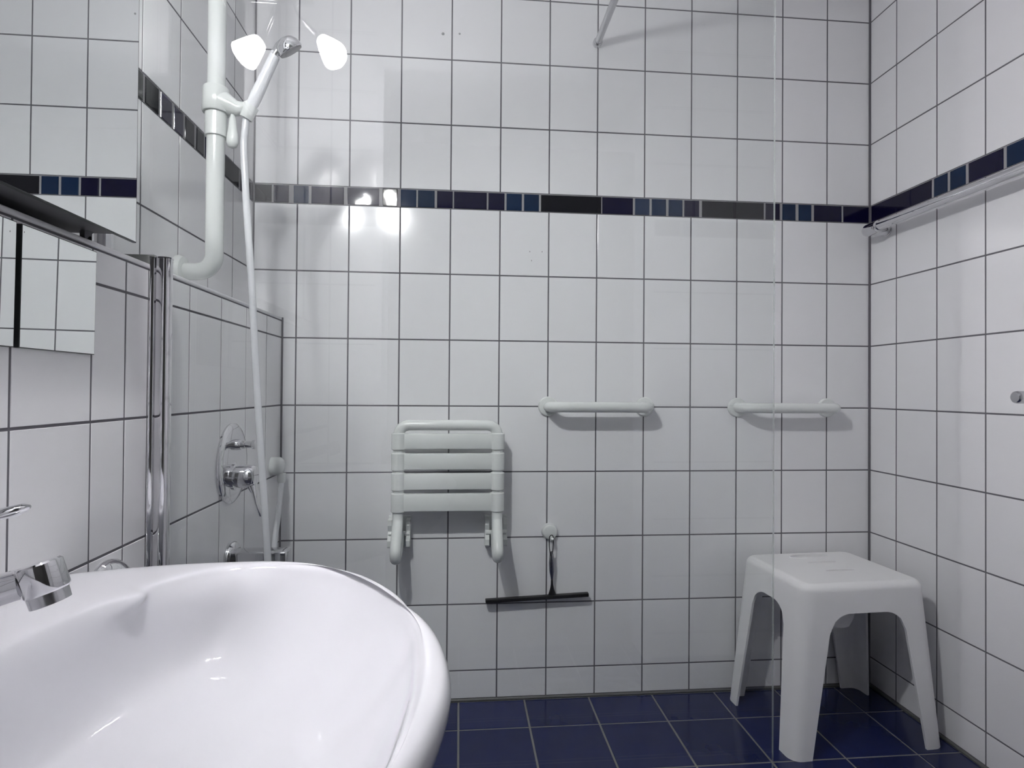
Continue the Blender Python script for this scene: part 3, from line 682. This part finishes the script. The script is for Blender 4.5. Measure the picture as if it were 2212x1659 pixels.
put(lathe('rosette', [(0, 0.024), (0.005, 0.024), (0.008, 0.020)], (XR - 0.0003, -0.556, H + 0.0422), (-1, 0, 0), M['chrome'], None, 32), t)

# ------------------------------------------------------------------ plastic stool
def build_stool(cx, cy, yaw, a_t, b_t, a_b, b_b, ht):
    t = thing('plastic_stool', 'white moulded plastic stool standing in the shower corner', 'stool', (cx, cy, 0.0))
    t.rotation_euler = (0, 0, yaw)
    TH_ = 0.0065
    rc_t, rc_b = 0.036, 0.030          # plan corner radius at top / floor
    zs = ht - 0.075                    # underside of the skirt
    ra = 0.050                         # arch corner size
    za = zs - ra
    wl_t, wl_b = 0.044, 0.026          # straight part of each leg face beyond the corner arc, top / floor
    # perimeter columns: (kind, side, parameter)
    def half(z):
        f = (ht - z) / ht; return (a_t + (a_b - a_t) * f, b_t + (b_b - b_t) * f, rc_t + (rc_b - rc_t) * f)
    NA, NM = 8, 18
    cols = []
    for s in range(4):
        for k in range(NA + 1): cols.append(('arc', s, k / NA))
        cols.append(('leg', s, 0.5)); cols.append(('leg', s, 1.0))          # leg face after the corner
        for k in range(1, NM): cols.append(('mid', s, k / NM))
        cols.append(('leg2', s, 1.0)); cols.append(('leg2', s, 0.5))        # leg face before next corner
    def pos(col, z, outset=0.0):
        a, b, r = half(z); a += outset; b += outset; r += outset
        kind, s, p = col
        # corner centres, counter-clockwise from (+,-)
        cs = [(1, -1), (1, 1), (-1, 1), (-1, -1)]
        f = (ht - z) / ht
        fl_ = max(0.0, min(1.0, (za - z) / za)); wl = wl_t + (wl_b - wl_t) * fl_
        c = Vector((cs[s][0] * (a - r), cs[s][1] * (b - r))); c2 = Vector((cs[(s + 1) % 4][0] * (a - r), cs[(s + 1) % 4][1] * (b - r)))
        a0 = -PI / 2 + s * PI / 2
        if kind == 'arc':
            an = a0 + p * PI / 2; return c + Vector((math.cos(an), math.sin(an))) * r
        nrm = Vector((math.cos(a0 + PI / 2), math.sin(a0 + PI / 2)))
        A = c + nrm * r; B = c2 + nrm * r; d = (B - A); L = d.length; d.normalize()
        if kind == 'leg': return A + d * (wl * p)
        if kind == 'leg2': return B - d * (wl * p)
        return A + d * (wl_t + (L - 2 * wl_t) * p)
    def arch(col):
        kind, s, p = col
        if kind != 'mid': return za
        L = 2 * ((b_t if s in (0, 2) else a_t) - rc_t) - 2 * wl_t
        e = min(p, 1 - p) * L
        if e >= ra: return zs
        q = (ra - e) / ra; return zs - ra * (1 - math.sqrt(max(0, 1 - q * q)))
    n = len(cols)
    # outer rows for the seat: crown of the seat rim, then skirt
    er = 0.019
    def seat_rows():
        rows = []
        for k in range(0, 7):
            an = k / 6 * PI / 2
            rows.append(('rim', er * (1 - math.sin(an)), er * (1 - math.cos(an))))  # inset, drop
        return rows
    verts = []; idx = {}
    def add(v): verts.append(v); return len(verts) - 1
    grid = []
    for kind, ins, drop in seat_rows():
        row = []
        for c in cols:
            p = pos(c, ht - drop, -ins); row.append(Vector((p.x, p.y, ht - drop)))
        grid.append(row)
    NS = 8
    for k in range(1, NS + 1):
        row = []
        for c in cols:
            z = (ht - er) + (arch(c) - (ht - er)) * k / NS
            p = pos(c, z); row.append(Vector((p.x, p.y, z)))
        grid.append(row)
    # ---- seat mesh (outer shell, inner shell, bottom lip)
    def inner(vlist_rows):
        return vlist_rows
    bm = bmesh.new()
    OV = [[bm.verts.new(v) for v in row] for row in grid]
    for r in range(len(OV) - 1):
        for k in range(n): bm.faces.new((OV[r][k], OV[r + 1][k], OV[r + 1][(k + 1) % n], OV[r][(k + 1) % n]))
    # top surface: grid in to a rounded inner field, with a hand slot near the back and two drain slots
    top = OV[0]
    prev = top
    for f in (0.97, 0.93):
        ring = [bm.verts.new((v.co.x * f, v.co.y * f, ht - 0.001 * (1 - f) * 10)) for v in top]
        for k in range(n): bm.faces.new((prev[k], prev[(k + 1) % n], ring[(k + 1) % n], ring[k]))
        prev = ring
    zc = prev[0].co.z
    edges = [bm.edges.get((prev[k], prev[(k + 1) % n])) for k in range(n)]
    slots = [(0.008, 0.097, 0.062, 0.016), (0.008, 0.036, 0.045, 0.0045), (0.008, -0.040, 0.045, 0.0045)]
    loops = []
    for sx, sy_, hw, hh in slots:
        ring = []
        m = 24
        for k in range(m):
            an = 2 * PI * k / m; c_, s_ = math.cos(an), math.sin(an)
            ring.append(bm.verts.new((sx + hw * math.copysign(abs(c_) ** 0.75, c_), sy_ + hh * s_, zc)))
        es = [bm.edges.new((ring[k], ring[(k + 1) % m])) for k in range(m)]
        edges += es; loops.append(ring)
    bmesh.ops.triangle_fill(bm, use_beauty=True, use_dissolve=False, edges=edges)
    # remove fill faces inside the slots, then give the slots raised rims and walls
    for (sx, sy_, hw, hh) in slots:
        kill = [f for f in bm.faces if len(f.verts) == 3 and abs(f.calc_center_median().x - sx) < hw * 0.97 and abs(f.calc_center_median().y - sy_) < hh * 0.97 and all(abs(v.co.y - sy_) <= hh * 1.001 and abs(v.co.x - sx) <= hw * 1.001 for v in f.verts)]
        bmesh.ops.delete(bm, geom=kill, context='FACES_ONLY')
    for ring in loops:
        cxy = sum((v.co for v in ring), Vector()) / len(ring)
        up_ = [bm.verts.new(cxy + (v.co - cxy) * 0.97 + Vector((0, 0, 0.0022))) for v in ring]
        dn = [bm.verts.new(cxy + (v.co - cxy) * 0.90 + Vector((0, 0, -0.012))) for v in ring]
        m = len(ring)
        for k in range(m):
            bm.faces.new((ring[k], ring[(k + 1) % m], up_[(k + 1) % m], up_[k])); bm.faces.new((up_[k], up_[(k + 1) % m], dn[(k + 1) % m], dn[k]))
    # ---- four legs hanging below the skirt, welded to its lower row
    for f in bm.faces: f.material_index = 0
    last = OV[-1]; per = len(cols) // 4
    for s in range(4):
        ids = [(s * per - 2 + j) % n for j in range(0, NA + 5)]
        RWS = [[last[i] for i in ids]]
        for k in range(1, 13):
            z = za * (1 - k / 12)
            RWS.append([bm.verts.new((*pos(cols[i], max(z, 0.0)), max(z, 0.0003))) for i in ids])
        for k in range(12):
            for j in range(len(ids) - 1):
                f = bm.faces.new((RWS[k][j], RWS[k + 1][j], RWS[k + 1][j + 1], RWS[k][j + 1])); f.material_index = s + 1
    tmp = bm_obj('stool_shell', bm, M['plastic'], None, True)
    for k in range(4): tmp.data.materials.append(M['plastic'])
    so = tmp.modifiers.new('shell', 'SOLIDIFY'); so.thickness = TH_; so.offset = -1; so.use_even_offset = True
    bpy.context.view_layer.update()
    me = bpy.data.meshes.new_from_object(tmp.evaluated_get(bpy.context.evaluated_depsgraph_get()))
    bpy.data.objects.remove(tmp)
    me.set_sharp_from_angle(angle=math.radians(50))
    cn = [tuple(c.vector) for c in me.corner_normals]
    for part in range(5):
        vmap = {}; vs = []; fs = []; nr = []
        for p in me.polygons:
            if p.material_index != part: continue
            f = []
            for li in p.loop_indices:
                vi = me.loops[li].vertex_index
                if vi not in vmap: vmap[vi] = len(vs); vs.append(tuple(me.vertices[vi].co))
                f.append(vmap[vi]); nr.append(cn[li])
            fs.append(f)
        pm = bpy.data.meshes.new('seat' if part == 0 else 'leg'); pm.from_pydata(vs, [], fs); pm.update(); pm.materials.append(M['plastic'])
        pm.polygons.foreach_set('use_smooth', [True] * len(pm.polygons)); pm.normals_split_custom_set(nr)
        link(bpy.data.objects.new('seat' if part == 0 else 'leg', pm), t)
    bpy.data.meshes.remove(me)
    return t
build_stool(1.235, -0.182, math.radians(3.5), 0.176, 0.150, 0.221, 0.162, 0.438)
